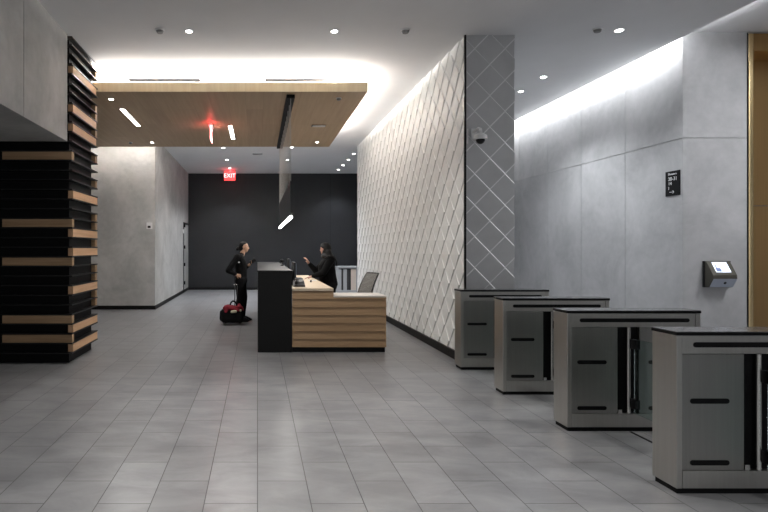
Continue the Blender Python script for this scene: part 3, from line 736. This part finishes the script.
def hand(bm, w, d, n, side, curl=0.5, s=1.0):
    """w wrist, d pointing direction, n palm normal, side = +-1 thumb side"""
    w = Vector(w); d = Vector(d).normalized(); n = Vector(n); n = (n - d * n.dot(d)).normalized(); q = d.cross(n) * side
    hull(bm, (w, 0.024 * s), (w + d * 0.075 * s + q * 0.028 * s, 0.014 * s), (w + d * 0.075 * s - q * 0.028 * s, 0.013 * s), (w + d * 0.03 * s + q * 0.022 * s, 0.018 * s))
    for k, ln in enumerate((0.068, 0.078, 0.072, 0.056)):
        a = w + d * 0.078 * s + q * (0.030 - 0.020 * k) * s; dd = d + q * (0.10 - 0.07 * k)
        c1 = (dd + n * curl).normalized(); c2 = (dd + n * curl * 2.6).normalized()
        m1 = a + c1 * ln * 0.45 * s; m2 = m1 + c2 * ln * 0.55 * s
        hull(bm, (a, 0.0095 * s), (m1, 0.009 * s), seg=8); hull(bm, (m1, 0.009 * s), (m2, 0.0075 * s), seg=8)
    a = w + d * 0.02 * s + q * 0.028 * s; m1 = a + (d * 0.7 + q * 0.8 + n * 0.2).normalized() * 0.04 * s; m2 = m1 + (d * 0.9 + n * 0.5).normalized() * 0.032 * s
    hull(bm, (a, 0.013 * s), (m1, 0.011 * s), seg=8); hull(bm, (m1, 0.011 * s), (m2, 0.009 * s), seg=8)

# --- visitor with rolling bag; y- is the side nearer the camera
mx, my = -0.37, 11.76
t = thing('person', (mx, my, 0), 'standing person in black jacket and trousers, hair in a bun, holding a phone', 'person')
fd = Vector((1, -0.12, 0)).normalized()
HC = (-0.285, my, 1.585)
kS = (-0.42, my - 0.19, 1.38); fS = (-0.36, my + 0.19, 1.38)
kE = (-0.615, my - 0.27, 1.10); fE = (-0.33, my + 0.25, 1.10)
kW = (-0.44, my - 0.27, 1.015); fW = (-0.20, my + 0.13, 1.19)
def torso(bm, e):
    hull(bm, ((-0.385, my - 0.14, 1.36), 0.072 + e), ((-0.365, my + 0.14, 1.36), 0.072 + e), ((-0.36, my, 1.22), (0.115 + e, 0.17 + e, 0.13)), ((-0.38, my, 1.40), (0.07 + e, 0.11 + e, 0.05)))
    hull(bm, ((-0.36, my, 1.22), (0.115 + e, 0.165 + e, 0.12)), ((-0.35, my, 1.02), (0.11 + e, 0.15 + e, 0.10)))
    hull(bm, ((-0.35, my, 1.02), (0.11 + e, 0.15 + e, 0.10)), ((-0.36, my, 0.92), (0.115 + e, 0.165 + e, 0.09)))
def legs(bm, e):
    for sy, dx in ((-1, -0.0), (1, 0.05)):
        yy = my + sy * 0.085
        hull(bm, ((-0.36, yy, 0.88), 0.092 + e), ((-0.355 + dx, yy, 0.50), 0.062 + e))
        hull(bm, ((-0.355 + dx, yy, 0.50), 0.062 + e), ((-0.385 + dx, yy, 0.34), 0.058 + e), ((-0.385 + dx, yy, 0.09), 0.042 + e))
bm = bmesh.new()
P = head(bm, HC, fd); torso(bm, 0); legs(bm, 0)
hull(bm, ((-0.345, my, 1.40), 0.058), ((-0.30, my, 1.52), 0.052))
for S_, E_, W2 in ((kS, kE, kW), (fS, fE, fW)):
    hull(bm, (S_, 0.055), (E_, 0.042)); hull(bm, (E_, 0.042), (W2, 0.027))
hand(bm, kW, Vector((1, 0.35, -0.35)), Vector((0.1, 1, -0.3)), -1, 0.45, 0.88)
hand(bm, fW, Vector((0.8, -0.3, 0.75)), Vector((-0.5, -0.4, 0.5)), 1, 0.45)
for sy, dx in ((-1, 0), (1, 0.05)):
    hull(bm, ((-0.385 + dx, my + sy * 0.085, 0.07), 0.04), ((-0.24 + dx, my + sy * 0.09, 0.04), 0.032))
body = fuse('body', bm, M['skin'], t, 0.0065, 3)
bm = bmesh.new(); torso(bm, 0.02)
hull(bm, ((-0.355, my - 0.03, 1.42), (0.062, 0.075, 0.035)), ((-0.335, my + 0.0, 1.455), (0.058, 0.066, 0.02)))
for S_, E_, W2 in ((kS, kE, kW), (fS, fE, fW)):
    E2 = Vector(W2).lerp(Vector(E_), 0.12)
    hull(bm, (S_, 0.073), (E_, 0.058)); hull(bm, (E_, 0.058), (E2, 0.043))
hull(bm, ((-0.35, my, 0.92), (0.142, 0.19, 0.06)), ((-0.355, my, 0.84), (0.145, 0.19, 0.02)))
obj_j = fuse('jacket', bm, M['cloth'], t, 0.011, 3)
bm = bmesh.new(); legs(bm, 0.03); hull(bm, ((-0.36, my, 0.90), (0.125, 0.17, 0.07)), ((-0.36, my, 0.84), (0.12, 0.16, 0.06)))
fuse('trousers', bm, M['cloth2'], t, 0.010, 3)
for sy, dx in ((-1, 0), (1, 0.05)):
    bm = bmesh.new(); hull(bm, ((-0.40 + dx, my + sy * 0.085, 0.055), (0.05, 0.045, 0.05)), ((-0.22 + dx, my + sy * 0.092, 0.035), (0.055, 0.042, 0.03)), ((-0.30 + dx, my + sy * 0.09, 0.07), 0.045))
    bmesh.ops.bisect_plane(bm, geom=bm.verts[:] + bm.edges[:] + bm.faces[:], plane_co=(0, 0, 0.004), plane_no=(0, 0, -1), clear_outer=True)
    bmesh.ops.holes_fill(bm, edges=bm.edges)
    obj('shoe', bm, M['blackgloss'], t, smooth=True)
bm = bmesh.new(); c = Vector(HC)
hull(bm, (P(-0.030, 0, 0.045), 0.083), (P(0.004, 0, 0.060), 0.066)); hull(bm, (P(-0.045, 0, 0.02), 0.072), (P(-0.052, 0, -0.035), 0.055))
hull(bm, (P(-0.135, 0, -0.025), (0.042, 0.046, 0.044)), (P(-0.145, 0, -0.035), 0.04))
fuse('hair', bm, M['hair'], t, 0.007, 2)
for k in (-1, 1):
    bm = bmesh.new(); ball(bm, P(0.080, 0.030 * k, 0.010), (0.008, 0.010, 0.006), 10); obj('eye', bm, M['eye'], t, smooth=True)
bm = bmesh.new(); ball(bm, P(0.088, 0, -0.052), (0.006, 0.018, 0.006), 10); obj('mouth', bm, M['lips'], t, smooth=True)
bm = bmesh.new(); box(bm, -0.425, -0.385, my - 0.268, my - 0.262, 1.27, 1.30); 
obj('shoulder_patch', BX(-0.405, -0.37, my - 0.279, my - 0.268, 1.26, 1.285), M['white'], t); bm.free()
bm = bmesh.new(); tube(bm, Vector(kW) + Vector((-0.03, 0, 0)), Vector(kW) + Vector((0.0, 0.005, -0.004)), 0.036, n=16); obj('watch', bm, M['chrome'], t)
o = obj('mobile_phone', BX(-0.04, 0.04, -0.006, 0.006, -0.075, 0.075), M['blackgloss'], None, 0.004)
o.location = (-0.105, my + 0.075, 1.285); o.rotation_euler = (0.2, 0.95, 0.3); tag(o, 'dark mobile phone held up in the raised hand of the standing person', 'phone')

# rolling bag
bx, by = -0.515, 11.32
t = thing('rolling_bag', (bx, by, 0), 'black rolling bag with crimson cloth on top, on the floor behind the person', 'bag')
bm = bmesh.new(); hull(bm, ((bx - 0.16, by - 0.10, 0.11), 0.07), ((bx + 0.16, by - 0.10, 0.11), 0.07), ((bx - 0.16, by + 0.10, 0.11), 0.07), ((bx + 0.16, by + 0.10, 0.11), 0.07),
                       ((bx - 0.18, by, 0.27), (0.06, 0.13, 0.05)), ((bx + 0.18, by, 0.27), (0.06, 0.13, 0.05)))
fuse('body', bm, M['cloth'], t, 0.012, 3)
bm = bmesh.new()
for i in range(9):
    a = random.uniform(-0.15, 0.15); hull(bm, ((bx + a, by + random.uniform(-.09, .07), 0.34 + random.uniform(-.02, .03)), (0.07, 0.05, 0.045)), ((bx + a + .05, by + random.uniform(-.1, .08), 0.33 + random.uniform(-.03, .04)), 0.045))
hull(bm, ((bx - 0.13, by - 0.09, 0.27), 0.05), ((bx - 0.10, by - 0.08, 0.37), 0.045)); hull(bm, ((bx + 0.13, by - 0.09, 0.30), 0.045), ((bx + 0.14, by, 0.39), 0.04))
fuse('crimson_cloth', bm, M['redcloth'], t, 0.010, 2)
bm = bmesh.new(); hull(bm, ((bx + 0.0, by - 0.16, 0.275), 0.03), ((bx + 0.07, by - 0.155, 0.28), 0.028)); ball(bm, (bx + 0.17, by - 0.13, 0.30), (0.022, 0.02, 0.025), 10); obj('cream_parcel', bm, M['cream'], t, smooth=True)
bm = bmesh.new(); hull(bm, ((bx - 0.225, by - 0.03, 0.13), (0.04, 0.08, 0.06)), ((bx - 0.225, by - 0.03, 0.25), (0.035, 0.07, 0.04))); obj('side_pocket', bm, M['cloth2'], t, smooth=True)
bm = bmesh.new(); path_tube(bm, [(bx - 0.06, by, 0.36), (bx - 0.03, by, 0.45), (bx + 0.01, by, 0.48), (bx + 0.06, by, 0.46), (bx + 0.10, by, 0.38)], 0.016, 8); obj('carry_strap', bm, M['cloth'], t, smooth=True)
bm = bmesh.new()
hx = X(235.5, by)
path_tube(bm, [(hx - 0.02, by + 0.10, 0.2), (hx - 0.02, by + 0.10, 0.80)], 0.009, 8); path_tube(bm, [(hx + 0.03, by + 0.16, 0.2), (hx + 0.03, by + 0.16, 0.80)], 0.009, 8)
obj('telescopic_handle', bm, M['blackgloss'], t, smooth=True)
bm = bmesh.new(); tube(bm, (hx - 0.03, by + 0.08, 0.805), (hx + 0.04, by + 0.18, 0.805), 0.017); obj('grip', bm, M['chrome'], t, 0.003)
for sx_ in (-1, 1):
    bm = bmesh.new(); tube(bm, (bx + sx_ * 0.15 - 0.015, by + 0.13, 0.04), (bx + sx_ * 0.15 + 0.015, by + 0.13, 0.04), 0.04, n=18); obj('wheel', bm, M['blackgloss'], t)

# --- receptionist
wx, wy = 1.40, 10.9
t = thing('person', (wx, wy, 0), 'person in black headscarf and top standing behind the desk, hand on counter', 'person')
fd = Vector((-1, 0.75, 0)).normalized()
HC = (1.335, wy, 1.545)
kS = (1.43, wy - 0.19, 1.34); fS = (1.40, wy + 0.19, 1.34)
kE = (1.27, wy - 0.24, 1.08); fE = (1.19, wy + 0.25, 1.10)
kW = (1.06, wy - 0.16, 1.015); fW = (1.03, wy + 0.17, 1.27)
def torso2(bm, e):
    hull(bm, ((1.42, wy - 0.14, 1.34), 0.08 + e), ((1.40, wy + 0.14, 1.34), 0.08 + e), ((1.37, wy, 1.20), (0.15 + e, 0.18 + e, 0.12)))
    hull(bm, ((1.37, wy, 1.20), (0.15 + e, 0.18 + e, 0.12)), ((1.385, wy, 1.0), (0.16 + e, 0.18 + e, 0.12)))
    hull(bm, ((1.385, wy, 1.0), (0.16 + e, 0.18 + e, 0.12)), ((1.42, wy, 0.86), (0.155 + e, 0.185 + e, 0.12)))
def legs2(bm, e):
    for sy in (-1, 1):
        hull(bm, ((1.43, wy + sy * 0.09, 0.84), 0.105 + e), ((1.43, wy + sy * 0.09, 0.47), 0.066 + e)); hull(bm, ((1.43, wy + sy * 0.09, 0.47), 0.064 + e), ((1.45, wy + sy * 0.09, 0.09), 0.042 + e))
bm = bmesh.new()
P = head(bm, HC, fd); torso2(bm, 0); legs2(bm, 0)
hull(bm, ((1.39, wy, 1.37), 0.06), ((1.355, wy, 1.48), 0.055))
for S_, E_, W2 in ((kS, kE, kW), (fS, fE, fW)):
    hull(bm, (S_, 0.058), (E_, 0.044)); hull(bm, (E_, 0.044), (W2, 0.027))
hand(bm, kW, Vector((-1, 0.05, -0.25)), Vector((0, 0, -1)), 1, 0.12)
hand(bm, fW, Vector((-0.6, -0.2, 1)), Vector((-0.8, 0.2, -0.3)), 1, 0.25)
for sy in (-1, 1): hull(bm, ((1.45, wy + sy * 0.09, 0.07), 0.04), ((1.30, wy + sy * 0.09, 0.04), 0.032))
fuse('body', bm, M['skin2'], t, 0.0065, 3)
bm = bmesh.new(); torso2(bm, 0.018)
for S_, E_, W2 in ((kS, kE, kW), (fS, fE, fW)):
    E2 = Vector(W2).lerp(Vector(E_), 0.15)
    hull(bm, (S_, 0.08), (E_, 0.066)); hull(bm, (E_, 0.066), (E2, 0.045))
fuse('top', bm, plain('charcoal_knit', (0.005, 0.005, 0.0055), 0.85, var=0.25, scale=30, bump=0.3, bscale=100, spec=0.12), t, 0.011, 3)
bm = bmesh.new(); legs2(bm, 0.016); hull(bm, ((1.42, wy, 0.86), (0.165, 0.19, 0.09)), ((1.42, wy, 0.78), (0.15, 0.18, 0.06)))
fuse('trousers', bm, M['cloth2'], t, 0.011, 3)
for sy in (-1, 1):
    bm = bmesh.new(); hull(bm, ((1.46, wy + sy * 0.09, 0.055), (0.05, 0.045, 0.05)), ((1.29, wy + sy * 0.092, 0.035), (0.055, 0.042, 0.03)))
    bmesh.ops.bisect_plane(bm, geom=bm.verts[:] + bm.edges[:] + bm.faces[:], plane_co=(0, 0, 0.006), plane_no=(0, 0, -1), clear_outer=True)
    bmesh.ops.holes_fill(bm, edges=bm.edges); obj('shoe', bm, M['blackgloss'], t, smooth=True)
bm = bmesh.new()
hull(bm, (P(-0.028, 0, 0.045), 0.092), (P(0.012, 0, 0.060), 0.076)); hull(bm, (P(-0.05, 0, 0.03), 0.085), (P(-0.07, 0, -0.08), 0.075), (P(-0.02, 0, -0.10), 0.075))
hull(bm, (P(-0.07, 0, -0.08), 0.078), (P(-0.12, 0, -0.16), (0.08, 0.12, 0.06)), (P(0.0, 0, -0.14), (0.08, 0.11, 0.045)), (P(-0.02, 0, -0.11), 0.08))
hull(bm, (P(-0.10, -0.03, -0.06), 0.065), (P(-0.15, -0.05, -0.22), 0.055))
fuse('headscarf', bm, M['hair'], t, 0.008, 2)
bm = bmesh.new()
pts = [Vector((1.31, wy - 0.20, 1.36)), Vector((1.36, wy - 0.245, 1.41)), Vector((1.43, wy - 0.26, 1.425)), Vector((1.50, wy - 0.22, 1.39)), Vector((1.545, wy - 0.15, 1.30)), Vector((1.56, wy - 0.10, 1.22))]
path_tube(bm, pts, 0.014, 8); obj('strap', bm, M['scarf'], t, smooth=True)
for k in (-1, 1):
    bm = bmesh.new(); ball(bm, P(0.080, 0.030 * k, 0.010), (0.008, 0.010, 0.006), 10); obj('eye', bm, M['eye'], t, smooth=True)
bm = bmesh.new(); ball(bm, P(0.088, 0, -0.052), (0.006, 0.018, 0.006), 10); obj('mouth', bm, M['lips'], t, smooth=True)

# ------------------------------------------------------------------ light of the place and added fills
# concealed wall-wash strip in the slot above the lobby wall
light('AREA', (5.795, (BY + 15.8) / 2, 4.545), 115, (0.96, 0.98, 1.0), 0.05, 8.0, (0, 0, 0), name='wall_wash')
# downlights behind the camera and over the turnstiles (outside the frame)
for (x, y, p) in ((-0.9, 4.2, 160), (1.0, 4.2, 160), (-0.9, 1.2, 150), (1.0, 1.2, 150), (3.6, 1.5, 90), (4.74, 4.5, 110), (-0.9, -1.8, 120), (1.0, -1.8, 120)):
    light('SPOT', (x, y, CE - 0.03), p, (1, 0.97, 0.94), 0.06, spot=1.35, name='downlight_lamp')
light('AREA', (5.80, 1.6, 4.47), 60, (0.97, 0.98, 1.0), 0.05, 11.8, (PI, 0, 0), name='cove_lamp')
light('AREA', (7.4, 5.6, 4.4), 62, (0.97, 0.98, 1.0), 0.8, 0.8, name='lobby_fill')  # unseen fill added to brighten the front lobby wall and the bronze
# unseen soft fill added behind the camera, no window modelled there
light('AREA', (2.0, -4.6, 2.4), 60, (0.97, 0.98, 1.0), 12, 3.6, (PI / 2, 0, 0), name='rear_fill')
w = bpy.data.worlds.new('world'); bpy.context.scene.world = w; w.use_nodes = True
w.node_tree.nodes['Background'].inputs[0].default_value = (0.75, 0.82, 0.9, 1); w.node_tree.nodes['Background'].inputs[1].default_value = 0.06

vs = bpy.context.scene.view_settings
vs.view_transform = 'Standard'; vs.look = 'None'; vs.gamma = 1.0; vs.use_curve_mapping = False; vs.exposure = 0.6
